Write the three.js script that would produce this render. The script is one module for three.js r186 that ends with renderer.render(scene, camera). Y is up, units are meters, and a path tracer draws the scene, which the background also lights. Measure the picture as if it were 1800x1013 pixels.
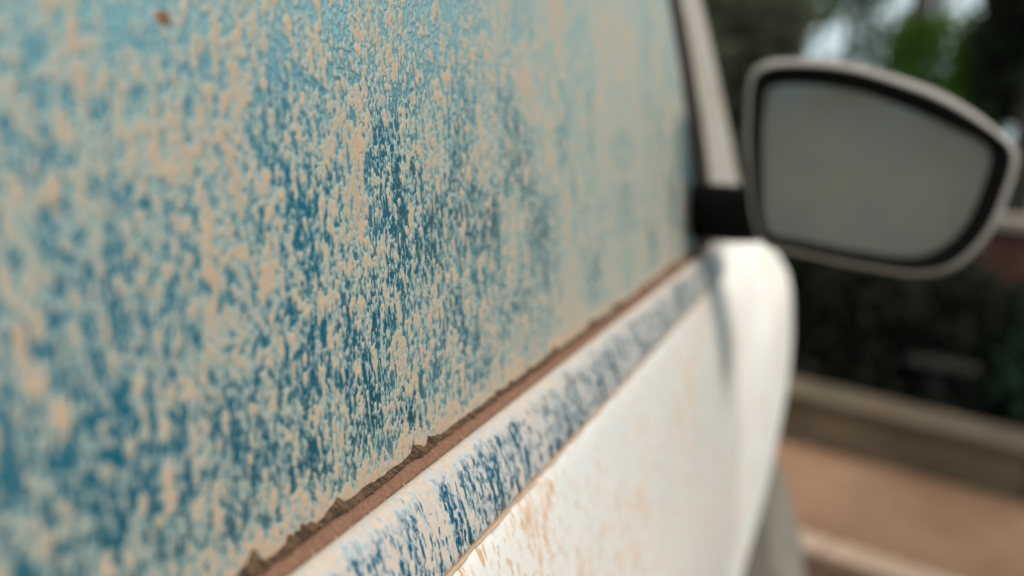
import * as THREE from 'three';
import { mergeGeometries, mergeVertices } from 'three/addons/utils/BufferGeometryUtils.js';
import { RoundedBoxGeometry } from 'three/addons/geometries/RoundedBoxGeometry.js';

// ------------------------------------------------------------------ camera, sky, sun, exposure
const EYE = 1.13;                                    // metres above the road
const scene = new THREE.Scene();
const camera = new THREE.PerspectiveCamera(28.42, 1024 / 576, 0.02, 400);
camera.position.set(0, EYE, 0);
camera.rotation.set(THREE.MathUtils.degToRad(-8.678), THREE.MathUtils.degToRad(15.105), THREE.MathUtils.degToRad(6), 'YXZ');
camera.focus = 0.315;
camera.userData.fStop = 6.2;
scene.add(camera);

const renderer = new THREE.WebGLRenderer({ antialias: true });
renderer.toneMapping = THREE.LinearToneMapping;
renderer.toneMappingExposure = 1.58;
renderer.shadowMap.enabled = true;

{ // hazy daylight: pale at the horizon, bluer overhead, the same all round, with soft high cloud
  const w = 512, h = 256, d = new Float32Array(w * h * 4);
  const lo = [0.37, 0.465, 0.50], mid = [0.42, 0.47, 0.465], top = [0.98, 0.97, 0.93];
  for (let j = 0; j < h; j++) {
    const el = Math.max(0, ((j + 0.5) / h - 0.5) * 180);
    for (let i = 0; i < w; i++) {
      const az = i / w * Math.PI * 2;
      const a = Math.min(1, el / 18), b = Math.min(1, Math.max(0, (el - 18) / 60));
      const cl = 1 + 0.08 * Math.sin(az * 3 + el * 0.11) * Math.sin(az * 7 - el * 0.2 + 1) * Math.min(1, el / 12);
      for (let c = 0; c < 3; c++) {
        const v = (lo[c] + (mid[c] - lo[c]) * a) * (1 - b) + top[c] * b;
        d[(j * w + i) * 4 + c] = v * cl;
      }
      d[(j * w + i) * 4 + 3] = 1;
    }
  }
  const sky = new THREE.DataTexture(d, w, h, THREE.RGBAFormat, THREE.FloatType);
  sky.mapping = THREE.EquirectangularReflectionMapping;
  sky.magFilter = THREE.LinearFilter; sky.needsUpdate = true;
  scene.background = sky; scene.environment = sky;
}
const sun = new THREE.DirectionalLight(new THREE.Color().setRGB(1, 0.93, 0.82), 1.5);
sun.position.set(8.0, 7.0, 2.0);
sun.castShadow = true; sun.shadow.radius = 24;
sun.shadow.mapSize.set(2048, 2048);
Object.assign(sun.shadow.camera, { left: -12, right: 12, top: 12, bottom: -12, near: 0.5, far: 40 });
scene.add(sun, sun.target);

// ------------------------------------------------------------------ helpers
function rng(seed) { let a = seed >>> 0; return () => { a = (a + 0x6D2B79F5) | 0; let t = Math.imul(a ^ (a >>> 15), 1 | a); t = (t + Math.imul(t ^ (t >>> 7), 61 | t)) ^ t; return ((t ^ (t >>> 14)) >>> 0) / 4294967296; }; }
const lerp = (a, b, t) => a + (b - a) * t, clamp = (x, a = 0, b = 1) => Math.min(b, Math.max(a, x));
const smooth = (a, b, x) => { const t = clamp((x - a) / (b - a)); return t * t * (3 - 2 * t); };
const enc = x => 255 * (x <= 0.0031308 ? 12.92 * x : 1.055 * Math.pow(Math.max(x, 0), 1 / 2.4) - 0.055);
function noiseField(W, H, nx, ny, seed, out = new Float32Array(W * H), amp = 1) { // periodic value noise, adds amp * [0..1]
  const r = rng(seed), g = new Float32Array(nx * ny); for (let k = 0; k < g.length; k++) g[k] = r();
  const xi = new Int32Array(W), xj = new Int32Array(W), xf = new Float32Array(W);
  for (let i = 0; i < W; i++) { const x = i / W * nx, a = Math.floor(x), f = x - a; xi[i] = a % nx; xj[i] = (a + 1) % nx; xf[i] = f * f * (3 - 2 * f); }
  for (let j = 0; j < H; j++) {
    const y = j / H * ny, b = Math.floor(y), f0 = y - b, f = f0 * f0 * (3 - 2 * f0), r0 = (b % ny) * nx, r1 = ((b + 1) % ny) * nx;
    for (let i = 0; i < W; i++) {
      const p = g[r0 + xi[i]], q = g[r0 + xj[i]], s = g[r1 + xi[i]], t = g[r1 + xj[i]], x = xf[i];
      out[j * W + i] += amp * ((p + (q - p) * x) * (1 - f) + (s + (t - s) * x) * f);
    }
  }
  return out;
}
function fbm(W, H, nx, ny, seed, oct = 4, gain = 0.5) {
  const o = new Float32Array(W * H); let a = 1, s = 0;
  for (let k = 0; k < oct; k++) { noiseField(W, H, nx << k, ny << k, seed + k * 17, o, a); s += a; a *= gain; }
  for (let k = 0; k < o.length; k++) o[k] /= s;
  return o;
}
function tex(W, H, fn, srgb) { // fn(i, j, k, out) fills linear rgb
  const d = new Uint8Array(W * H * 4), o = [0, 0, 0];
  for (let j = 0, k = 0; j < H; j++) for (let i = 0; i < W; i++, k++) {
    fn(i, j, k, o);
    for (let c = 0; c < 3; c++) d[k * 4 + c] = srgb ? enc(o[c]) : 255 * clamp(o[c]);
    d[k * 4 + 3] = 255;
  }
  const t = new THREE.DataTexture(d, W, H);
  t.wrapS = t.wrapT = THREE.RepeatWrapping; t.magFilter = THREE.LinearFilter; t.minFilter = THREE.LinearMipmapLinearFilter; t.generateMipmaps = true;
  if (srgb) t.colorSpace = THREE.SRGBColorSpace;
  t.needsUpdate = true; return t;
}
const rgb = (r, g, b) => new THREE.Color().setRGB(r, g, b);
const std = (o) => new THREE.MeshStandardMaterial({ side: THREE.DoubleSide, ...o });
const taken = {};
const numbered = n => { const k = taken[n] = (taken[n] ?? -1) + 1; return k ? n + '_' + String(k).padStart(3, '0') : n; };
function mesh(name, geo, mat, parent) { const m = new THREE.Mesh(geo, mat); m.name = name; m.castShadow = m.receiveShadow = true; parent.add(m); return m; }
function thing(name, label, category, group, pos = [0, 0, 0], turn = 0) {
  const g = new THREE.Group(); g.name = numbered(name); g.position.set(...pos); g.rotation.y = turn;
  g.userData = { label, category }; if (group) g.userData.group = group; scene.add(g); return g;
}
function structure(name, geo, mat, parent = scene) { const m = mesh(name, geo, mat, parent); m.userData.kind = 'structure'; return m; }
// surface over a grid of points: pt(i, j) -> [x, y, z], uv(i, j) -> [u, v]
function grid(n, m, pt, uv) {
  const p = [], t = [], ix = [];
  for (let j = 0; j <= m; j++) for (let i = 0; i <= n; i++) { p.push(...pt(i, j)); t.push(...(uv ? uv(i, j) : [i / n, j / m])); }
  for (let j = 0; j < m; j++) for (let i = 0; i < n; i++) { const a = j * (n + 1) + i, b = a + 1, c = a + n + 1, d = c + 1; ix.push(a, b, d, a, d, c); }
  const g = new THREE.BufferGeometry();
  g.setAttribute('position', new THREE.Float32BufferAttribute(p, 3)); g.setAttribute('uv', new THREE.Float32BufferAttribute(t, 2)); g.setIndex(ix); g.computeVertexNormals(); return g;
}
const box = (w, h, d, x = 0, y = 0, z = 0, r = 0.004) => new RoundedBoxGeometry(w, h, d, 2, Math.min(r, w / 2.1, h / 2.1, d / 2.1)).translate(x, y, z);
// polyline with rounded interpolation, parameter 0..1
function curveOf(pts) { const c = new THREE.CatmullRomCurve3(pts.map(([a, b, d]) => new THREE.Vector3(a, b, d ?? 0)), false, 'centripetal'); return c; }

// ------------------------------------------------------------------ ground
const G = 22.3 * Math.PI / 180;                      // the footpath runs at an angle to the car
const toPath = (x, z) => { // local footpath axes: x along the kerb, z towards the car
  const c = Math.cos(-G), s = Math.sin(-G); return [-0.039 + x * c + z * s, -4.049 - x * s + z * c];
};
const N512 = fbm(512, 512, 6, 6, 5, 6, 0.6), N512b = fbm(512, 512, 40, 40, 9, 4, 0.6);
const soilTex = (a, b) => tex(512, 512, (i, j, k, o) => { const t = clamp((N512[k] - 0.5) * 2.2 + 0.5 + (N512b[k] - 0.5) * 0.9); for (let c = 0; c < 3; c++) o[c] = lerp(a[c], b[c], t); }, true);
const grainTex = tex(512, 512, (i, j, k, o) => { o[0] = o[1] = o[2] = N512b[k]; });
function planeUV(w, d, rep) { const g = new THREE.PlaneGeometry(w, d).rotateX(-Math.PI / 2); const u = g.attributes.uv; for (let i = 0; i < u.count; i++) u.setXY(i, u.getX(i) * w / rep, u.getY(i) * d / rep); return g; }
structure('ground', planeUV(300, 300, 4.1).translate(0, -0.02, -60), std({ map: soilTex([0.10, 0.065, 0.04], [0.22, 0.15, 0.10]), roughness: 0.95, bumpMap: grainTex, bumpScale: 0.004 }));
structure('road', planeUV(40, 30, 1.1), std({ map: soilTex([0.13, 0.07, 0.04], [0.30, 0.18, 0.11]), roughness: 0.95, bumpMap: grainTex, bumpScale: 0.004 })).position.set(5, -0.012, 8.8);
{
  const [cx, cz] = toPath(-3.6, 0.435);
  const path = structure('footpath', new THREE.BoxGeometry(12, 0.14, 0.868), std({ map: soilTex([0.25, 0.125, 0.068], [0.36, 0.205, 0.12]), roughness: 0.93, bumpMap: grainTex, bumpScale: 0.002 }));
  const u = path.geometry.attributes.uv, p = path.geometry.attributes.position;
  for (let i = 0; i < u.count; i++) u.setXY(i, p.getX(i) / 1.3, p.getZ(i) / 1.3);
  path.position.set(cx, 0.03, cz); path.rotation.y = -G;
}
{ // kerb stones along the footpath edge
  const mats = [0, 1, 2].map(k => std({ map: soilTex([0.42 + 0.03 * k, 0.28 + 0.02 * k, 0.2], [0.60, 0.43, 0.33]), roughness: 0.9, bumpMap: grainTex, bumpScale: 0.002 }));
  const g = box(0.594, 0.034, 0.125, 0, 0, 0, 0.010), kerb = new THREE.Group();
  kerb.name = 'kerb'; kerb.userData.kind = 'structure'; scene.add(kerb);
  for (let k = -12; k < 4; k++) { const [x, z] = toPath(0.25 + k * 0.6, 0.929); const m = mesh('kerb_stone', g, mats[(k + 12) % 3], kerb); m.position.set(x, 0.0885 + 0.0015 * ((k * 7 + 84) % 3), z); m.rotation.y = -G; }
  const riser = mesh('riser', new THREE.BoxGeometry(9.6, 0.085, 0.06), mats[0], kerb), [rx, rz] = toPath(-2.75, 0.915); riser.position.set(rx, 0.026, rz); riser.rotation.y = -G;
}
{ // low planter wall of cast blocks
  const wall = thing('planter_wall', 'low sandy concrete planter wall along the back of the footpath', 'wall');
  const caps = [0, 1].map(k => std({ map: soilTex([0.09 + 0.015 * k, 0.068, 0.042], [0.19, 0.142, 0.088]), roughness: 0.95, bumpMap: grainTex, bumpScale: 0.003 })), mats = caps;
  const g = box(1.194, 0.28, 0.25, 0, 0, 0, 0.012), cg = box(0.596, 0.03, 0.29, 0, 0, 0, 0.008);
  for (let k = -6; k < 2; k++) { const [x, z] = toPath(0.2 + k * 1.2, -0.126); const m = mesh('block', g, mats[(k + 6) % 2], wall); m.position.set(x, 0.10, z); m.rotation.y = -G; }
  for (let k = -12; k < 4; k++) { const [x, z] = toPath(-0.1 + k * 0.6, -0.126); const m = mesh('capping_stone', cg, caps[(k + 12) % 2], wall); m.position.set(x, 0.2555, z); m.rotation.y = -G; }
  const [x, z] = toPath(-3.6, -2.26);
  const bed = structure('planting_bed', planeUV(12, 4, 0.8), std({ map: soilTex([0.05, 0.034, 0.022], [0.11, 0.075, 0.048]), roughness: 1 })); bed.position.set(x, 0.13, z); bed.rotation.y = -G;
}

// ------------------------------------------------------------------ dust: what the dirt on the car looks like
// D holds how thick the dried dust is (0 bare .. 1 opaque). Rain ran through it: washed tracks and deposits with thicker rims.
function dustField(W, H, wmm, hmm, seed, o) {
  const sx = W / wmm, sy = H / hmm, D = new Float32Array(W * H), r = rng(seed);
  const film = fbm(W, H, Math.round(wmm / (o.patch ?? 45)), Math.round(hmm / (o.patch ?? 45)), seed + 1, 4, 0.55);
  const wob = fbm(W, H, Math.round(wmm / 3.5), Math.round(hmm / 4), seed + 2, 3, 0.7);
  const streak = fbm(W, H, Math.round(wmm / 3), Math.round(hmm / 22), seed + 3, 3, 0.6);
  const grain = fbm(W, H, Math.round(wmm / 1.3), Math.round(hmm / 1.5), seed + 4, 2, 0.7);
  for (let k = 0; k < D.length; k++) D[k] = o.base + (film[k] - 0.5) * (o.patchy ?? 0.9) + (streak[k] - 0.5) * 0.5;
  const list = [];
  for (let n = 0; n < o.count; n++) {
    const big = Math.pow(r(), 2.6);
    list.push([r() * wmm, r() * hmm, lerp(o.w0, o.w1, big) * (0.7 + 0.6 * r()), lerp(o.l0, o.l1, big) * (0.5 + r()), r(), r(), r(), (r() - 0.5) * o.lean + o.lean0]);
  }
  for (let n = 0; n < (o.fine ?? 0); n++) list.push([r() * wmm, r() * hmm, 0.22 + 0.45 * r() * r(), 1.2 + 6 * r() * r(), r(), r(), r(), (r() - 0.5) * o.lean + o.lean0]);
  for (const [cx, cy, w, L, q, e1, e2, ln] of list) {
    const f = film[(Math.floor(cy * sy) % H) * W + Math.floor(cx * sx) % W];
    const dep = q < o.deposit + (f - 0.5) * 1.2 * (o.patchy ?? 0.9);
    const a = Math.min(0.45, w / L), pad = w * 1.3 + Math.abs(ln) * L;
    const i0 = Math.floor((cx - pad) * sx), i1 = Math.ceil((cx + pad) * sx), j0 = Math.floor((cy - L) * sy), j1 = Math.ceil(cy * sy);
    const rim = 0.45 * e2, level = dep ? 0.72 + 0.38 * e1 : -0.05 + 0.38 * e1 * e1, body = dep ? 0.55 + 0.45 * e2 : 0.8;
    for (let j = j0; j <= j1; j++) {
      const y = j / sy, t = (cy - y) / L; if (t < 0 || t > 1) continue;
      let hw = t < a ? w * Math.sqrt(1 - ((a - t) / a) ** 2) : w * (1 - (dep ? 0.55 : 0.3) * ((t - a) / (1 - a)) ** 2);
      if (t > 0.86) hw *= Math.sqrt(Math.max(0, 1 - ((t - 0.86) / 0.14) ** 2));
      const row = ((j % H) + H) % H * W;
      for (let i = i0; i <= i1; i++) {
        const k = row + ((i % W) + W) % W;
        const x = i / sx - cx - ln * (cy - y) * 1 + (wob[k] - 0.5) * w * 1.5, dist = hw - Math.abs(x);
        if (dist < -0.5) continue;
        if (dist < 0) { if (!dep && rim > 0.2) D[k] += (0.85 - D[k]) * rim * (1 + dist * 2) * (1 - t * 0.7); continue; }
        const edge = clamp(dist / 0.55);
        if (dep) { const al = edge * body * (1 - 0.75 * t * t * e1); const ring = dist < 0.9 ? 0.12 : 0; D[k] += (level + ring - 0.1 * t - D[k]) * al; }
        else { const al = edge * body * smooth(0, 0.12, t); D[k] += (level - D[k]) * al; }
      }
    }
  }
  for (let k = 0; k < D.length; k++) D[k] = D[k] + (grain[k] - 0.5) * o.grain + (streak[k] - 0.5) * 0.25;
  return { D, film, grain, streak, wob };
}
const DUST_A = [0.50, 0.345, 0.225], DUST_B = [0.42, 0.312, 0.222];
function dusty(W, H, F, bare, o) { // colour, roughness/metalness and relief of a dusty mirror-like or painted surface
  const A = new Float32Array(W * H);
  for (let k = 0; k < A.length; k++) A[k] = o.cover ? o.cover(F.D[k], k) : smooth(o.lo, o.hi, F.D[k]);
  const map = tex(W, H, (i, j, k, q) => { const a = A[k], t = clamp(F.film[k] * 1.6 - 0.4), m = 0.86 + 0.28 * F.grain[k]; for (let c = 0; c < 3; c++) q[c] = lerp(bare[c], (o.dust ? o.dust[c] : lerp(DUST_A[c], DUST_B[c], t)) * (o.tone ?? 1) * m, a); }, true);
  const orm = tex(W, H, (i, j, k, q) => { const a = A[k]; q[0] = 1; q[1] = lerp(o.rough, 0.95, Math.sqrt(a)); q[2] = o.metal * (1 - a); });
  const bump = tex(W, H, (i, j, k, q) => { q[0] = q[1] = q[2] = clamp(A[k] * 0.7 + 0.3 * clamp(F.D[k] * 0.6 + (F.grain[k] - 0.5) * 0.5 * A[k])); });
  return { map, orm, bump, A };
}
const dustMat = (t, o) => std({ map: t.map, roughnessMap: t.orm, metalnessMap: t.orm, roughness: 1, metalness: 1, bumpMap: t.bump, bumpScale: 0.0002, ...o });
console.log('dust');
const SM = 0.66, HM = 0.36;
const glassDust = dustField(2048, 2048, 660, 360, 11, { base: 0.36, count: 62000, w0: 0.32, w1: 1.8, l0: 1.2, l1: 6.2, deposit: 0.47, lean: 0.35, lean0: 0.0, grain: 0.85, fine: 110000, patch: 30, patchy: 0.6 });
{ // mud caught along the foot of the pane, dust thickened towards the front, painting in its grazing-angle haze
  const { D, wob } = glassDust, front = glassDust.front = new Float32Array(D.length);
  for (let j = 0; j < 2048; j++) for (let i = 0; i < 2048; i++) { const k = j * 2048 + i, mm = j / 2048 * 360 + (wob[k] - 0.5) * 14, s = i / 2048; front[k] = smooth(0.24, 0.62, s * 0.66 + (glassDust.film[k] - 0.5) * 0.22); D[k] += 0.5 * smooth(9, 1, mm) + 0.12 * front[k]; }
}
const glassTex = dusty(2048, 2048, glassDust, [0.36, 0.61, 0.64], { rough: 0.07, metal: 1, cover: (d, k) => { const f = glassDust.film[k]; return clamp(0.12 * f * f + Math.max(0.96 * smooth(0.15, 0.85, d), glassDust.front[k] * (0.10 + 0.36 * f))); } });  // front mask: pale haze of the grazing view put into the dust cover
for (const t of [glassTex.map, glassTex.orm, glassTex.bump]) t.wrapS = t.wrapT = THREE.MirroredRepeatWrapping;
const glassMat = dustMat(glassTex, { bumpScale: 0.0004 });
const trimDust = dustField(2048, 512, 800, 50, 31, { base: 0.34, count: 11000, w0: 0.25, w1: 1.25, l0: 0.9, l1: 4.5, patch: 20, deposit: 0.36, lean: 0.3, lean0: -0.3, grain: 0.5, fine: 6000, patchy: 0.35 });
const trimTex = dusty(2048, 512, trimDust, [0.60, 0.66, 0.70], { rough: 0.12, metal: 1, dust: [0.53, 0.425, 0.35], cover: (d, k) => { const v = (k / 2048 | 0) / 512 * 50 + (trimDust.wob[k] - 0.5) * 13; return clamp(smooth(0.15, 0.72, d) + smooth(23, 33, v)); } });  // same dust, made paler: whitish sky fill put into its colour
const trimMat = dustMat(trimTex, { bumpScale: 0.00012 });
const doorDust = dustField(1024, 1024, 500, 500, 51, { base: 0.05, count: 34000, w0: 0.22, w1: 1.1, l0: 0.9, l1: 5.5, deposit: 0.52, lean: 0.5, lean0: 0.12, grain: 0.5 });
const doorTex = dusty(1024, 1024, doorDust, [0.86, 0.825, 0.79], { lo: 0.10, hi: 0.6, rough: 0.28, metal: 0, dust: [0.58, 0.37, 0.22] });
const paintMat = new THREE.MeshPhysicalMaterial({ side: THREE.DoubleSide, map: doorTex.map, roughnessMap: doorTex.orm, roughness: 1, metalness: 0, bumpMap: doorTex.bump, bumpScale: 0.00012, clearcoat: 0.25, clearcoatRoughness: 0.25 });
const filmTex = dusty(1024, 1024, doorDust, [0.80, 0.79, 0.77], { rough: 0.5, metal: 0, tone: 1.0, cover: (d, k) => clamp(0.42 + 0.5 * (doorDust.film[k] - 0.5) + 0.4 * smooth(0.2, 1.0, d)) });
const filmMat = std({ map: filmTex.map, roughnessMap: filmTex.orm, roughness: 1, color: rgb(0.61, 0.605, 0.585) });
const silverMat = std({ map: filmTex.map, roughnessMap: filmTex.orm, roughness: 0.9, color: rgb(0.45, 0.46, 0.47) });
const hazeTex = dusty(1024, 1024, doorDust, [0.84, 0.825, 0.80], { rough: 0.4, metal: 0, dust: [0.66, 0.52, 0.40], cover: (d, k) => clamp(0.24 + 0.9 * (doorDust.film[k] - 0.5) + 0.35 * smooth(0.2, 1.0, d)) });
const fenderMat = std({ map: hazeTex.map, roughnessMap: hazeTex.orm, roughness: 1 });
console.log('dust done');

// ------------------------------------------------------------------ the car
// Car axes: s runs forward (-z), X to the right, h is the height relative to the camera's.
const P = (X, h, s) => [X, h + EYE, -s];
const car = thing('car', 'white car coated in dried tan dust, blue mirrored side window and door mirror', 'car');
const BELT = -0.1016, XG = -0.106;
const glassX = h => { const d = Math.max(-0.02, h - BELT); return XG - 0.15 * d - 0.12 * d * d; };
const MID = -0.93;                                   // the car's middle plane
const blackTrim = new THREE.MeshPhysicalMaterial({ side: THREE.DoubleSide, color: rgb(0.005, 0.0047, 0.0045), roughness: 0.75, specularIntensity: 0.15 });
const dustyBlack = new THREE.MeshPhysicalMaterial({ side: THREE.DoubleSide, color: rgb(0.030, 0.019, 0.014), roughness: 0.85, specularIntensity: 0.4 });

// window pane of the front door
const edgeF = h => { const t = h - BELT; return 0.995 - 0.05 * t - 2.2 * t * t; };   // front edge of the pane
{
  const nS = 90, nH = 40, top = 0.33;
  const at = (i, j) => { const h = lerp(BELT - 0.012, top, j / nH), s = lerp(-0.22, edgeF(h), i / nS); return [s, h]; };
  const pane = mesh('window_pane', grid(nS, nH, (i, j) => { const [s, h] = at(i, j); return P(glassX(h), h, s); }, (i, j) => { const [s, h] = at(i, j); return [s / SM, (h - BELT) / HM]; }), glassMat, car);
  pane.userData.label = 'blue mirrored window pane streaked with dried tan dust';
}
// profile strips that run along the belt line
function strip(name, profile, s0, s1, mat, n, vScale, uScale, wob) { // profile: [X, h] from top to bottom
  const c = curveOf(profile), m = 28;
  const L = c.getLength();
  return mesh(name, grid(n, m, (i, j) => { const q = c.getPointAt(1 - j / m), s = lerp(s0, s1, i / n), w = wob ? wob(s, 1 - j / m) : 0; return P(q.x + w, q.y + w * 0.5, s); }, (i, j) => [lerp(s0, s1, i / n) / uScale, j / m * L / vScale]), mat, car);
}
const sealNoise = fbm(1024, 128, 200, 24, 71, 3, 0.75), sealEdge = fbm(1024, 128, 110, 1, 72, 3, 0.7);
const sealTex = tex(1024, 128, (i, j, k, o) => { const t = clamp((sealNoise[k] - 0.5) * 2.0 + 0.5), e = smooth(0.02, -0.02, j / 128 - 0.26 * (sealEdge[i] - 0.25)); o[0] = lerp(lerp(0.15, 0.24, t), 0.52, e); o[1] = lerp(lerp(0.072, 0.122, t), 0.41, e); o[2] = lerp(lerp(0.042, 0.078, t), 0.335, e); }, true);
const sealBump = tex(1024, 128, (i, j, k, o) => { o[0] = o[1] = o[2] = sealNoise[k]; });
strip('window_seal', [[-0.1085, BELT - 0.004], [-0.1068, BELT - 0.0005], [-0.1040, BELT + 0.0002], [-0.1012, BELT - 0.0012], [-0.0999, BELT - 0.0040]], -0.3, 1.03, std({ map: sealTex, bumpMap: sealBump, bumpScale: 0.0003, roughness: 0.95 }), 500, 0.02, 0.18);
{
  const t = strip('belt_trim', [[-0.1003, -0.1036], [-0.0990, -0.1014], [-0.0968, -0.1010], [-0.0936, -0.1030], [-0.0905, -0.1080], [-0.0876, -0.1140], [-0.0854, -0.1200], [-0.0846, -0.1232], [-0.0866, -0.1250]], -0.3, 1.075, trimMat, 300, 0.05, 0.8);
  t.userData.label = 'polished trim strip with tan dust on top and blue streaks below';
  strip('trim_dirt_line', [[-0.0866, -0.1246], [-0.0852, -0.1242], [-0.0844, -0.1247], [-0.0846, -0.1256], [-0.0866, -0.1262]], -0.3, 1.06, std({ color: rgb(0.52, 0.35, 0.225), roughness: 0.95, bumpMap: sealBump, bumpScale: 0.0006 }), 300, 0.02, 0.1, (s) => 0.0004 * Math.sin(s * 160) + 0.0003 * Math.sin(s * 410 + 1));
}
{ // crust of mud packed between the pane and the seal
  const r = rng(91), n = 2400, m = 9, s0 = 0.1, s1 = 1.0, hgt = new Float32Array(n + 1);
  const bumps = []; for (let k = 0; k < 62; k++) bumps.push([lerp(s0, s1, r()), 0.004 + 0.011 * r(), 0.0016 + 0.0046 * r() * r(), r() < 0.7 ? 1 : -1]);
  const rough = fbm(n + 1, 16, 300, 4, 93, 4, 0.7), lump = fbm(n + 1, 16, 140, 3, 94, 3, 0.6);
  for (let i = 0; i <= n; i++) {
    const s = lerp(s0, s1, i / n); let v = 0.0003 + 0.0009 * lump[i];
    for (const [c, w, a, dir] of bumps) { const q = (s - c) / w * dir; if (q > -0.22 && q < 1) v = Math.max(v, a * (q < 0 ? 1 + q / 0.22 : Math.pow(1 - q, 0.9))); }
    hgt[i] = v * (0.75 + 0.5 * rough[i]);
  }
  const rr = rng(92), jit = (a) => (rr() - 0.5) * a;
  const g = grid(n, m, (i, j) => {
    const s = lerp(s0, s1, i / n), t = j / m, h = BELT + 0.0006 + hgt[i] * (1 - t), q = rough[Math.min(15, j + 3) * (n + 1) + i], l = lump[Math.min(15, j + 5) * (n + 1) + i];
    const out = Math.sin(Math.PI * Math.min(0.62, t * 0.8)) * (0.0006 + 0.0026 * l) + (q - 0.5) * 0.0016;
    return P(glassX(h) + (j === 0 ? -0.0004 : clamp(out, 0.0002, 0.0032)), h + (j && j < m ? (q - 0.5) * 0.0008 : 0) - (j === m ? 0.0012 : 0), s);
  }, (i, j) => [i / n * 6, j / m * 0.04]);
  const mud = tex(1024, 128, (i, j, k, o) => { const t = clamp((sealNoise[k] - 0.5) * 3 + 0.45); o[0] = lerp(0.03, 0.135, t); o[1] = lerp(0.017, 0.078, t); o[2] = lerp(0.009, 0.040, t); }, true);
  const mm = mesh('mud_crust', g, std({ map: mud, roughness: 1 }), car); mm.userData.label = 'dark brown crust of dried mud along the foot of the window';
  // loose grains on the seal
  const grains = []; for (let k = 0; k < 90; k++) { const q = 0.0002 + 0.0005 * rr() * rr(); grains.push(new THREE.IcosahedronGeometry(q, 0).rotateY(rr() * 6).translate(...P(-0.1045 + jit(0.0042), BELT - 0.0002, 0.12 + 0.55 * rr()))); }
  const gg = mesh('sand_grains', mergeGeometries(grains), std({ color: rgb(0.30, 0.17, 0.08), roughness: 0.9 }), car); gg.userData.kind = 'stuff';
}
{ // one fleck of brown mud high on the pane
  const r = rng(95), g = mergeVertices(new THREE.IcosahedronGeometry(1, 3).deleteAttribute('uv').deleteAttribute('normal')), p = g.attributes.position;
  for (let i = 0; i < p.count; i++) { const m = 1 + (r() - 0.5) * 0.25; p.setXYZ(i, p.getX(i) * m * 0.25, p.getY(i) * m, p.getZ(i) * m); }
  g.rotateX(0.5).scale(0.0016, 0.0016, 0.0021); g.computeVertexNormals();
  const h = 0.0106; mesh('mud_speck', g, std({ color: rgb(0.22, 0.09, 0.04), roughness: 1 }), car).position.set(...P(glassX(h), h, 0.1914));
}
// black window frame in front of the pane and the dusty windscreen pillar
const pillL = curveOf([[1.115, -0.098], [1.0865, -0.047], [1.009, 0.0406], [0.937, 0.1039], [0.78, 0.22], [0.50, 0.34], [0.2, 0.375]].map(([s, h]) => [s, h]));
const pillR = curveOf([[1.60, -0.098], [1.4388, -0.0336], [1.2544, 0.0532], [1.1042, 0.1239], [0.86, 0.25], [0.56, 0.37], [0.2, 0.41]].map(([s, h]) => [s, h]));
{
  const n = 60, front = t => { const h = lerp(-0.105, 0.33, t); return [edgeF(h) - 0.006, h]; };
  mesh('window_frame', grid(6, n, (i, j) => { const t = j / n, [s, h] = front(t), q = pillL.getPointAt(Math.min(1, t * 0.9)), f = i / 6; const S = lerp(s, q.x + 0.004, f), Hh = lerp(h, q.y, f); return P(glassX(Hh) + 0.0035 * Math.sin(Math.PI * clamp(f * 1.6, 0, 0.5) ) , Hh, S); }), dustyBlack, car);
  const wrap = [0, 0.02, 0.05, 0.08];
  mesh('windscreen_pillar', grid(10, n, (i, j) => { const t = j / n, a = pillL.getPointAt(t), b = pillR.getPointAt(t), f = Math.min(1, i / 7); const S = lerp(a.x, b.x, f), h = lerp(a.y, b.y, f), w = i > 7 ? wrap[i - 7] : 0; return P(glassX(h) + 0.006 - (i === 0 ? 0.006 : 0) - w - 0.012 * Math.max(0, f - 0.75) * 4, h + w * 0.1, S - w * 0.5); }, (i, j) => [j / n * 2, i / 10 * 0.4]), filmMat, car);
}
// body side: loft of cross sections, cut away at the wheel arches
const doorP = [[-0.0890, -0.1225], [-0.0846, -0.1262], [-0.0785, -0.143], [-0.0705, -0.174], [-0.061, -0.222], [-0.053, -0.270], [-0.046, -0.35], [-0.044, -0.45], [-0.050, -0.58], [-0.065, -0.70], [-0.095, -0.86]];
const fendP = [[-0.125, -0.1195], [-0.112, -0.114], [-0.096, -0.1105], [-0.071, -0.1185], [-0.050, -0.1395], [-0.0335, -0.163], [-0.0235, -0.211], [-0.0185, -0.261], [-0.0190, -0.3126], [-0.0240, -0.39], [-0.06, -0.86]];
const noseP = [[-0.30, -0.215], [-0.27, -0.22], [-0.24, -0.235], [-0.215, -0.26], [-0.20, -0.29], [-0.19, -0.33], [-0.185, -0.38], [-0.18, -0.45], [-0.18, -0.56], [-0.19, -0.70], [-0.22, -0.86]];
const tailP = doorP.map(([x, h]) => [x - 0.06 - (h > -0.2 ? 0.03 : 0), h]);
const WF = 1.42, WR = -1.30, WY = -0.74;             // wheel centres
function section(s) {
  let out;
  if (s < -1.4) { const t = smooth(-1.4, -2.35, s); out = doorP.map((p, k) => [lerp(p[0], tailP[k][0], t), lerp(p[1], tailP[k][1], t)]); }
  else if (s < 1.0) out = doorP;
  else if (s < 1.3) { const t = smooth(0.98, 1.24, s); out = doorP.map((p, k) => [lerp(p[0], fendP[k][0], t), lerp(p[1], fendP[k][1], t)]); }
  else { const t = Math.pow(clamp((s - 1.3) / 0.9), 2.2); out = fendP.map((p, k) => [lerp(p[0], noseP[k][0], t), lerp(p[1], noseP[k][1], t)]); }
  return out;
}
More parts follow.
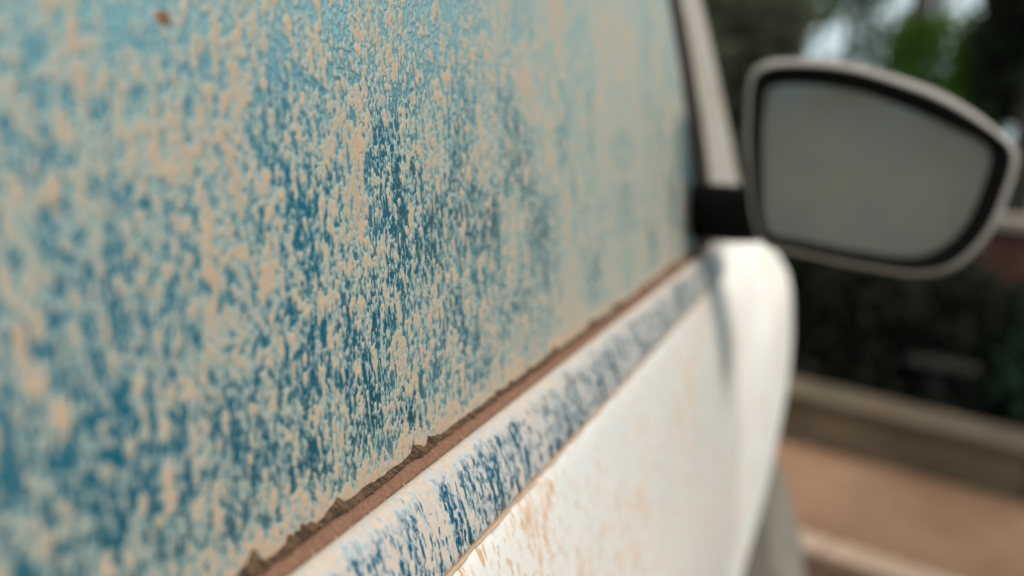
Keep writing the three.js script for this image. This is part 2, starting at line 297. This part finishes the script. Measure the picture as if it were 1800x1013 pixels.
const floorAt = s => { let f = -0.86; for (const w of [WF, WR]) { const d = Math.abs(s - w); if (d < 0.405) f = Math.max(f, WY + 0.005 + Math.sqrt(0.164 - d * d)); } return f; };
function sideSkin(s0, s1, n, mirror) {
  const m = 44, rows = [];
  for (let i = 0; i <= n; i++) {
    const s = i === 0 ? s0 : i === n ? s1 : lerp(s0 + 0.001, s1 - 0.001, (i - 1) / (n - 2)), c = curveOf(section(s)), f = floorAt(s), dense = [];
    for (let k = 0; k <= 160; k++) { const q = c.getPoint(k / 160); if (q.y < f && dense.length > 4) { dense.push([q.x, f]); break; } dense.push([q.x, Math.max(q.y, f)]); }
    const row = []; for (let j = 0; j <= m; j++) { const u = j / m * (dense.length - 1), a = Math.floor(u), b = Math.min(a + 1, dense.length - 1); row.push([lerp(dense[a][0], dense[b][0], u - a), lerp(dense[a][1], dense[b][1], u - a)]); }
    const last = row[m]; row.push([last[0] - 0.03, last[1] + 0.004]);     // folded edge
    rows.push([s, row]);
  }
  const fold = (k, i) => i === 0 || i === n + 2 ? 0.005 : 0;
  return grid(n + 2, m + 1, (i, j) => { const [s, row] = rows[clamp(i - 1, 0, n)], q = row[m + 1 - j], X = q[0] - fold(0, i); return P(mirror ? 2 * MID - X : X, q[1], s); }, (i, j) => { const [s, row] = rows[clamp(i - 1, 0, n)]; return [s / 0.5, row[m + 1 - j][1] / 0.5]; });
}
mesh('front_door', sideSkin(-0.32, 1.028, 90), paintMat, car).userData.label = 'white front door flecked with tan dust';
mesh('front_fender', sideSkin(1.0315, 2.2, 80), fenderMat, car);
mesh('rear_door', sideSkin(-1.25, -0.326, 30), paintMat, car);
mesh('rear_quarter', sideSkin(-2.35, -1.256, 50), paintMat, car);
mesh('far_side', sideSkin(-2.35, 2.2, 120, true), paintMat, car);
{ // bonnet, windscreen, roof, rear, far glass
  const cs = (s) => { const t = clamp((s - 1.45) / 0.75); return lerp(-0.02, -0.16, t * t); };
  const topAt = s => curveOf(section(s)).getPoint(0);
  mesh('bonnet', grid(24, 20, (i, j) => { const s = lerp(1.34, 2.2, j / 20), e = topAt(s), f = i / 24 * 2 - 1, bow = 0.08 * (1 - f * f) * Math.pow(j / 20, 2), X = lerp(MID, e.x, Math.abs(f)) , h = lerp(cs(s), e.y - 0.002, Math.pow(Math.abs(f), 2.6)); return P(f < 0 ? 2 * MID - X : X, h, s + bow); }, (i, j) => [i / 12, j / 10]), paintMat, car);
  mesh('front_bumper', grid(24, 12, (i, j) => { const sec = curveOf(section(2.2)), f = i / 24 * 2 - 1, q = sec.getPoint(j / 12), X = lerp(MID, q.x, Math.abs(f)), s = 2.2 + 0.16 * (1 - f * f) * (0.5 + 0.5 * Math.sin(Math.PI * j / 12)); return P(f < 0 ? 2 * MID - X : X, lerp(q.y, lerp(cs(2.2), q.y - 0.002, Math.pow(Math.abs(f), 2.6)), Math.pow(1 - j / 12, 2)), s); }), paintMat, car);
  for (const side of [1, -1]) mesh('headlight', new THREE.SphereGeometry(1, 24, 12).scale(0.13, 0.055, 0.05), std({ color: rgb(0.35, 0.36, 0.38), roughness: 0.25, metalness: 0.6 }), car).position.set(...P(MID + side * 0.52, -0.36, 2.27));
  mesh('grille', box(0.72, 0.10, 0.03, MID, EYE - 0.46, -2.355, 0.02), blackTrim, car);
  const glassDark = std({ color: rgb(0.02, 0.025, 0.03), roughness: 0.25 });
  const wp = (t) => { const b = pillR.getPointAt(t); return [glassX(b.y) - 0.085, b.y + 0.006, b.x - 0.04]; };
  mesh('windscreen', grid(20, 20, (i, j) => { const [X, h, s] = wp(j / 20 * 0.8), f = i / 20 * 2 - 1, x = lerp(MID, X, Math.abs(f)); return P(f < 0 ? 2 * MID - x : x, h + 0.03 * (1 - f * f) * j / 20, s + 0.10 * (1 - f * f)); }), glassDark, car);
  mesh('roof', grid(20, 24, (i, j) => { const s = lerp(0.45, -2.0, j / 24), f = i / 20 * 2 - 1, h = 0.40 - 0.08 * Math.pow(j / 24, 3), x = lerp(MID, -0.215, Math.abs(f)); return P(f < 0 ? 2 * MID - x : x, h + 0.045 * (1 - Math.pow(Math.abs(f), 2.5)) - 0.05 * smooth(0.85, 1, Math.abs(f)), s); }), paintMat, car);
  mesh('rear_window', grid(20, 10, (i, j) => { const h = lerp(-0.13, 0.31, j / 10), s = lerp(-2.33, -1.98, j / 10), f = i / 20 * 2 - 1, x = lerp(MID, glassX(Math.max(h, BELT)) - 0.06, Math.abs(f)); return P(f < 0 ? 2 * MID - x : x, h, s - 0.06 * (1 - f * f)); }), glassDark, car);
  mesh('tailgate', grid(20, 8, (i, j) => { const h = lerp(-0.86, -0.13, j / 8), f = i / 20 * 2 - 1, x = lerp(MID, -0.155, Math.abs(f)); return P(f < 0 ? 2 * MID - x : x, h, -2.35 - 0.05 * (1 - f * f)); }), paintMat, car);
  mesh('far_window', grid(30, 10, (i, j) => { const h = lerp(BELT - 0.05, 0.33, j / 10), s = lerp(-1.95, edgeF(Math.max(h, BELT)) + 0.05, i / 30); return P(2 * MID - glassX(h), h, s); }), glassDark, car);
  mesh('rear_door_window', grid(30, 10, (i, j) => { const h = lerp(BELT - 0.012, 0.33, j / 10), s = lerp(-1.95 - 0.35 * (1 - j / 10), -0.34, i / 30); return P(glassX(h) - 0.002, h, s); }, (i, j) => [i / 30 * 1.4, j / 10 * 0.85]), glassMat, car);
  mesh('door_pillar', grid(4, 12, (i, j) => { const h = lerp(BELT - 0.01, 0.345, j / 12); return P(glassX(h) + (i % 4 ? 0.003 : -0.002), h, lerp(-0.37, -0.19, i / 4)); }), blackTrim, car);
  mesh('roof_rail', grid(4, 30, (i, j) => { const s = lerp(0.56, -2.0, j / 30), h = lerp(0.325, 0.37, i / 4); return P(glassX(h) + 0.006 * Math.sin(Math.PI * i / 4) - 0.006 + 0.008, h - 0.06 * Math.pow(j / 30, 4), s); }), paintMat, car);
  mesh('cowl_panel', grid(10, 2, (i, j) => P(lerp(-0.10, 2 * MID + 0.10, i / 10), -0.115 + 0.03 * j / 2, lerp(1.36, 1.62, j / 2))), blackTrim, car);
  mesh('floor_pan', box(1.62, 0.06, 4.3, MID, EYE - 0.86, 0.08), blackTrim, car);
  mesh('cabin_lining', box(1.55, 0.04, 3.2, MID, EYE - 0.16, 0.4), blackTrim, car);
}
{ // wheels
  const tyreMat = std({ map: soilTex([0.12, 0.108, 0.086], [0.24, 0.215, 0.178]), roughness: 0.95, bumpMap: grainTex, bumpScale: 0.002 });
  const rimMat = std({ color: rgb(0.35, 0.34, 0.32), roughness: 0.45, metalness: 0.7 });
  const tyre = new THREE.LatheGeometry([[0.225, 0.10], [0.25, 0.112], [0.30, 0.118], [0.335, 0.108], [0.352, 0.09], [0.359, 0.06], [0.356, 0.055], [0.356, 0.047], [0.361, 0.042], [0.361, 0.006], [0.355, 0], [0.361, -0.006], [0.361, -0.042], [0.356, -0.047], [0.359, -0.06], [0.352, -0.09], [0.335, -0.108], [0.30, -0.118], [0.225, -0.10]].map(([a, b]) => new THREE.Vector2(a, b)), 64).rotateZ(Math.PI / 2);
  const rimParts = [new THREE.LatheGeometry([[0.232, 0.10], [0.225, 0.104], [0.21, 0.09], [0.205, -0.09], [0.228, -0.1]].map(([a, b]) => new THREE.Vector2(a, b)), 48), new THREE.CylinderGeometry(0.055, 0.06, 0.03, 24).translate(0, 0.07, 0), new THREE.CylinderGeometry(0.19, 0.19, 0.01, 32).translate(0, -0.03, 0)];
  for (let k = 0; k < 5; k++) rimParts.push(new THREE.BoxGeometry(0.05, 0.024, 0.17).translate(0, 0.07, 0.13).rotateY(k / 5 * Math.PI * 2));
  const rim = mergeGeometries(rimParts.map(g => g.toNonIndexed())).rotateZ(-Math.PI / 2);
  for (const [X, s, turn] of [[-0.140, WF, 0.30], [-0.18, WR, 0], [2 * MID + 0.165, WF, Math.PI + 0.30], [2 * MID + 0.18, WR, Math.PI]]) {
    const w = new THREE.Group(); w.name = 'wheel'; w.position.set(...P(X, -1.13 + 0.390, s)); w.rotation.y = turn; w.scale.set(1, 1.08, 1.08); car.add(w);
    mesh('tyre', tyre, tyreMat, w); mesh('rim', rim, rimMat, w);
  }
  for (const [s, side] of [[WF, 1], [WR, 1], [WF, -1], [WR, -1]]) mesh('wheel_arch_liner', grid(24, 2, (i, j) => { const a = i / 24 * Math.PI, X = lerp(-0.06, -0.36, j / 2); return P(side > 0 ? X : 2 * MID - X, WY + 0.003 + 0.406 * Math.sin(a), s + 0.402 * Math.cos(a)); }), blackTrim, car);
}
// door mirror
{
  const mir = new THREE.Group(); mir.name = 'side_mirror'; mir.position.set(0.025, EYE - 0.015, -0.9); car.add(mir);
  const C = [0.025, -0.015];
  const outer = [[-0.0727, 0.0508], [-0.0631, 0.0589], [-0.032, 0.0637], [0.0013, 0.0629], [0.0349, 0.0563], [0.064, 0.0486], [0.0937, 0.035], [0.1153, 0.0207], [0.1250, 0.0117], [0.127, 0.0005], [0.1246, -0.0196], [0.1190, -0.0451], [0.1116, -0.0611], [0.1027, -0.074], [0.0921, -0.0831], [0.0727, -0.0889], [0.0231, -0.0883], [-0.0199, -0.0844], [-0.0442, -0.0815], [-0.0547, -0.0676], [-0.0661, -0.0247], [-0.0727, 0.0183]];
  const inner = [[-0.0585, 0.0405], [-0.0380, 0.0455], [0.0039, 0.0445], [0.0462, 0.0344], [0.0798, 0.0232], [0.1045, 0.0126], [0.1085, 0.0057], [0.1067, -0.0175], [0.0987, -0.0475], [0.0850, -0.0662], [0.0669, -0.0758], [0.0215, -0.0768], [-0.0213, -0.0738], [-0.0410, -0.0722], [-0.0472, -0.0655], [-0.0552, -0.0236], [-0.0597, 0.0195]];
  const loop = pts => new THREE.CatmullRomCurve3(pts.map(([x, y]) => new THREE.Vector3(x - C[0], y - C[1], 0)), true, 'centripetal');
  const N = 120, sample = pts => { // by angle, so that rings match
    const raw = loop(pts).getSpacedPoints(720), out = [];
    for (let k = 0; k <= N; k++) { const a = k / N * Math.PI * 2; let best = raw[0], e = 9; for (const p of raw) { let q = Math.abs(Math.atan2(p.y, p.x) - a); q = Math.min(q, Math.abs(q - Math.PI * 2), Math.abs(q + Math.PI * 2)); if (q < e) { e = q; best = p; } } out.push(best); }
    return out;
  };
  const O = sample(outer), I = sample(inner);
  const ring = (k, f) => [lerp(O[k].x, I[k].x, f), lerp(O[k].y, I[k].y, f)];
  // shell: rear lip, swelling forward, closing in front
  const prof = [[0.31, 0.0006], [0.26, 0.0012], [0.14, -0.0004], [0.0, -0.006], [-0.06, -0.016], [-0.06, -0.030]];
  const dusted = silverMat;
  const shell = grid(N, 15, (k, j) => {
    if (j < prof.length) { const [x, y] = ring(k, prof[j][0]); return [x, y, prof[j][1]]; }
    const t = (j - prof.length + 1) / (15 - prof.length + 1), [x, y] = ring(k, -0.06), q = Math.sqrt(Math.max(0, 1 - t * t));
    return [x * q - 0.01 * t, y * q + 0.004 * t, -0.03 - 0.072 * Math.sin(t * Math.PI / 2)];
  }, (k, j) => [k / N * 1.1, j / 15 * 0.4]);
  mesh('mirror_housing', shell, dusted, mir).userData.label = 'pale dusty shell of the door mirror';
  mesh('mirror_bezel', grid(N, 5, (k, j) => { const f = [0.29, 0.38, 0.66, 0.9, 1.0, 1.05][j], z = [-0.003, 0.0005, -0.001, -0.005, -0.009, -0.012][j], [x, y] = ring(k, f); return [x, y, z]; }), blackTrim, mir);
  const mW = 512, mf = fbm(mW, mW, 5, 4, 131, 6, 0.55), mg = fbm(mW, mW, 90, 30, 133, 3, 0.6);
  const cover = k => clamp(0.52 + (mf[k] - 0.5) * 1.3 + (mg[k] - 0.5) * 0.6);
  const mmap = tex(mW, mW, (i, j, k, o) => { const a = cover(k); o[0] = lerp(0.18, 0.20, a); o[1] = lerp(0.21, 0.18, a); o[2] = lerp(0.21, 0.135, a); }, true);
  const morm = tex(mW, mW, (i, j, k, o) => { const a = cover(k); o[0] = 1; o[1] = lerp(0.25, 0.85, a); o[2] = 1 - a; });
  const glass = grid(N, 10, (k, j) => { const r = j / 10, p = I[k]; const x = p.x * r * 1.012, y = p.y * r * 1.012; return [x, y, -0.010 - 0.35 * (x * x + y * y) * 0.3]; }, (k, j) => { const p = I[k], r = j / 10; return [0.5 + p.x * r * 4.5, 0.5 + p.y * r * 4.5]; });
  mesh('mirror_glass', glass, std({ map: mmap, roughnessMap: morm, metalnessMap: morm, roughness: 1, metalness: 1 }), mir).userData.label = 'mirror glass dulled by a film of dust';
  // foot: black arm from the window corner to the shell
  const arm = new THREE.CatmullRomCurve3([[-0.118, -0.066, 0.99], [-0.098, -0.064, 0.97], [-0.07, -0.062, 0.955], [-0.03, -0.055, 0.95]].map(([X, h, s]) => new THREE.Vector3(X - C[0], h - C[1], 0.9 - s)), false);
  const ag = new THREE.TubeGeometry(arm, 24, 1, 20, false), ap = ag.attributes.position, fr = 21;
  for (let i = 0; i < ap.count; i++) { const seg = Math.floor(i / fr), c = arm.getPointAt(Math.min(1, seg / 24)); ap.setXYZ(i, c.x + (ap.getX(i) - c.x) * 0.012, c.y + (ap.getY(i) - c.y) * 0.0235, c.z + (ap.getZ(i) - c.z) * 0.035); }
  ag.computeVertexNormals();
  mesh('mirror_arm', ag, blackTrim, mir);
}

// ------------------------------------------------------------------ blue sheet-metal fence beside the car (seen mirrored in the pane and the trim)
{
  const fence = thing('sheet_metal_fence', 'blue corrugated sheet metal fence facing the side of the car', 'fence');
  const blue = [0, 1, 2].map(k => std({ map: soilTex([0.008 + 0.002 * k, 0.36, 0.56], [0.016, 0.41 + 0.01 * k, 0.62]), roughness: 0.5 }));
  const pg = grid(48, 4, (i, j) => { const q = i / 48, z = (q - 0.5) * 0.996; return [0.018 * Math.sin(q * Math.PI * 24), lerp(0.06, 2.06, j / 4), z]; });
  const post = box(0.06, 2.12, 0.06, 0, 1.06, 0), steel = std({ color: rgb(0.10, 0.13, 0.16), roughness: 0.6, metalness: 0.4 });
  for (let k = 0; k < 15; k++) {
    const m = mesh('panel', pg, blue[k % 3], fence); m.position.set(2.2, 0, 1.0 - k);
    if (k % 2 === 0) mesh('post', post, steel, fence).position.set(2.27, 0, 1.5 - k);
  }
  for (const y of [0.4, 1.75]) mesh('rail', box(0.04, 0.06, 15, 2.24, y, -6), steel, fence);
}

// ------------------------------------------------------------------ wall, shrubs, trees
{
  const wall = thing('wall_pier', 'dark red wall pier with pale coping behind the planter', 'pier', null, [0.62, 0, -5.2]);
  mesh('pier_body', box(0.42, 0.80, 0.36, 0.21, 0.46, -0.18), std({ map: soilTex([0.09, 0.034, 0.022], [0.17, 0.07, 0.048]), roughness: 0.95, bumpMap: grainTex, bumpScale: 0.004 }), wall);
  mesh('coping_stone', box(0.48, 0.05, 0.44, 0.21, 0.887, -0.18, 0.008), std({ map: soilTex([0.22, 0.18, 0.14], [0.40, 0.34, 0.28]), roughness: 0.95 }), wall);
  const st = thing('stone_shelf', 'small grey stone slab on a stub in the dark planting bed', 'stone', null, [0.49, 0.13, -4.62]), sm = std({ map: soilTex([0.07, 0.06, 0.052], [0.13, 0.115, 0.098]), roughness: 0.95 });
  mesh('slab', box(0.27, 0.03, 0.14, 0, 0.225, 0, 0.008), sm, st); mesh('stub', box(0.04, 0.215, 0.06, 0, 0.1, -0.02, 0.006), sm, st);
}
function leafGeo(clumps, n, size, seed) { // leaves spread through clumps [x, y, z, rx, ry, rz]
  const r = rng(seed), p = [], nn = [], ix = [], v = new THREE.Vector3(), a = new THREE.Vector3(), b = new THREE.Vector3(), c = new THREE.Vector3();
  const vol = clumps.map(q => q[3] * q[4] * q[5]), tot = vol.reduce((x, y) => x + y, 0);
  clumps.forEach((q, w) => {
    const cnt = Math.round(n * vol[w] / tot);
    for (let k = 0; k < cnt; k++) {
      v.set(r() - 0.5, r() - 0.5, r() - 0.5).normalize().multiplyScalar(Math.cbrt(0.15 + 0.85 * r()));
      v.set(q[0] + v.x * q[3], q[1] + v.y * q[4], q[2] + v.z * q[5]);
      a.set(r() - 0.5, r() - 0.7, r() - 0.5).normalize(); b.set(r() - 0.5, r() - 0.5, r() - 0.5).cross(a).normalize(); c.crossVectors(a, b);
      const L = size * (0.6 + 0.8 * r()), W = L * 0.38, o = p.length / 3;
      for (const [f, g] of [[0, 0], [0.45, 1], [1, 0], [0.45, -1]]) { p.push(v.x + a.x * L * f + b.x * W * g, v.y + a.y * L * f + b.y * W * g, v.z + a.z * L * f + b.z * W * g); nn.push(c.x, c.y, c.z); }
      ix.push(o, o + 2, o + 1, o, o + 3, o + 2);
    }
  });
  const g = new THREE.BufferGeometry(); g.setAttribute('position', new THREE.Float32BufferAttribute(p, 3)); g.setAttribute('normal', new THREE.Float32BufferAttribute(nn, 3)); g.setIndex(ix); return g;
}
const leafMat = (r, g, b) => new THREE.MeshPhysicalMaterial({ side: THREE.DoubleSide, color: rgb(r, g, b), roughness: 0.85, specularIntensity: 0.3, transmission: 0.5, thickness: 0 });
const bark = std({ map: soilTex([0.03, 0.024, 0.018], [0.09, 0.075, 0.055]), roughness: 1 });
const LM = { dark: leafMat(0.023, 0.031, 0.015), olive: leafMat(0.135, 0.14, 0.085), mid: leafMat(0.06, 0.11, 0.03), bright: leafMat(0.075, 0.17, 0.014), teal: leafMat(0.05, 0.11, 0.06), deep: leafMat(0.03, 0.042, 0.02) };
function limb(pts, r0, r1) { const c = new THREE.CatmullRomCurve3(pts.map(q => new THREE.Vector3(...q))), g = new THREE.TubeGeometry(c, 14, 1, 9, false), p = g.attributes.position; for (let i = 0; i < p.count; i++) { const t = Math.floor(i / 10) / 14, q = c.getPointAt(Math.min(1, t)), r = lerp(r0, r1, t); p.setXYZ(i, q.x + (p.getX(i) - q.x) * r, q.y + (p.getY(i) - q.y) * r, q.z + (p.getZ(i) - q.z) * r); } g.computeVertexNormals(); return g; }
function tree(label, x, z, H, crownR, crownY, n, size, mat, seed, trunkR = 0.09, group = 'trees beyond the planter') {
  const t = thing('tree', label, 'tree', group, [x, 0, z]), r = rng(seed), limbs = [limb([[0, 0.02, 0], [0.05, H * 0.3, 0.03], [-0.04, H * 0.6, 0], [0.03, H * 0.9, 0.02]], trunkR, trunkR * 0.3)], clumps = [];
  for (let k = 0; k < 16; k++) {
    const a = r() * 6.28, rr = crownR * (0.25 + 0.75 * r()), y = lerp(crownY, H, r()), q = crownR * (crownR < 0.5 ? 0.4 + 0.3 * r() : 0.22 + 0.25 * r());
    const cx = Math.cos(a) * rr, cz = Math.sin(a) * rr; clumps.push([cx, y, cz, q, q * 0.75, q]);
    if (k % 2 === 0) limbs.push(limb([[0, Math.max(H * 0.2, y - rr * 0.9), 0], [cx * 0.5, y - rr * 0.35, cz * 0.5], [cx, y, cz]], trunkR * 0.35, 0.008));
  }
  mesh('trunk', mergeGeometries(limbs), bark, t); mesh('crown', leafGeo(clumps, n, size, seed + 1), mat, t); return t;
}
function shrub(label, x, z, y, rx, h, n, size, mat, seed, group = 'shrubs in the planting bed') {
  const t = thing('shrub', label, 'shrub', group, [x, y, z]), r = rng(seed), cl = [], st = [];
  for (let k = 0; k < 12; k++) { const a = r() * 6.28, d = rx * 0.7 * Math.sqrt(r()), q = rx * (0.35 + 0.25 * r()); const c = [Math.cos(a) * d, h * (0.2 + 0.65 * r()), Math.sin(a) * d]; cl.push([...c, q, Math.min(q, h * 0.3), q]); if (k < 6) st.push(limb([[0, 0, 0], [c[0] * 0.4, c[1] * 0.6, c[2] * 0.4], c], 0.018, 0.005)); }
  mesh('stem', mergeGeometries(st), bark, t); mesh('foliage', leafGeo(cl, n, size, seed + 1), mat, t); return t;
}
// dense dark shrubs right behind the planter wall
{
  const spots = [[-1.9, -0.75, 1.0, 'dark'], [-1.25, -0.8, 0.9, 'dark'], [-0.62, -0.75, 0.95, 'dark'], [-0.05, -0.72, 0.8, 'dark'], [0.36, -1.15, 0.5, 'dark'], [-0.9, -1.4, 1.0, 'dark'], [-0.2, -1.45, 0.85, 'dark'], [0.05, -1.5, 0.75, 'dark'], [-1.5, -1.5, 1.0, 'dark']];
  const say = ['dense dark shrub tight behind the planter wall', 'tall dull olive shrub rising behind the dark ones'];
  spots.forEach(([lx, lz, h, m], k) => { const [x, z] = toPath(lx, lz); shrub(m === 'dark' ? say[0] : say[1], x, z, 0.13, 0.48, h, 5200, 0.055, LM[m], 200 + k * 7, m === 'dark' ? 'dark shrubs behind the planter wall' : null); });
  const [x, z] = toPath(0.62, -0.95); shrub('small sparse green shrub before the red pier', x, z, 0.13, 0.2, 0.62, 500, 0.06, LM.teal, 300, null);
}
shrub('bright green bush standing under the slim tree trunk', 0.44, -7.6, 0, 0.66, 2.05, 4200, 0.085, LM.bright, 320, null);
tree('dull olive leafy tree close beside the windscreen pillar', -1.15, -8.2, 4.2, 0.95, 1.3, 9000, 0.09, LM.olive, 401, 0.1, null);
tree('slim dark tree with bare trunk rising behind the bright bush', 0.40, -9.0, 6.0, 1.3, 2.9, 3200, 0.09, LM.mid, 411, 0.10, null);
tree('dense dark tree rising over the red pier', 0.98, -7.2, 4.0, 0.42, 1.0, 11000, 0.085, LM.deep, 421, 0.1, null);
[[-0.6, -13, 5.5, 'mid'], [0.9, -14.5, 6, 'teal'], [-2.6, -12, 5.5, 'olive'], [-0.1, -17, 6.5, 'teal']].forEach(([x, z, h, m], k) => tree('far loose green tree against the pale sky', x, z, h, 1.3, 0.9, 3500, 0.12, LM[m], 500 + k * 9, 0.09, 'far trees against the sky'));

renderer.render(scene, camera);
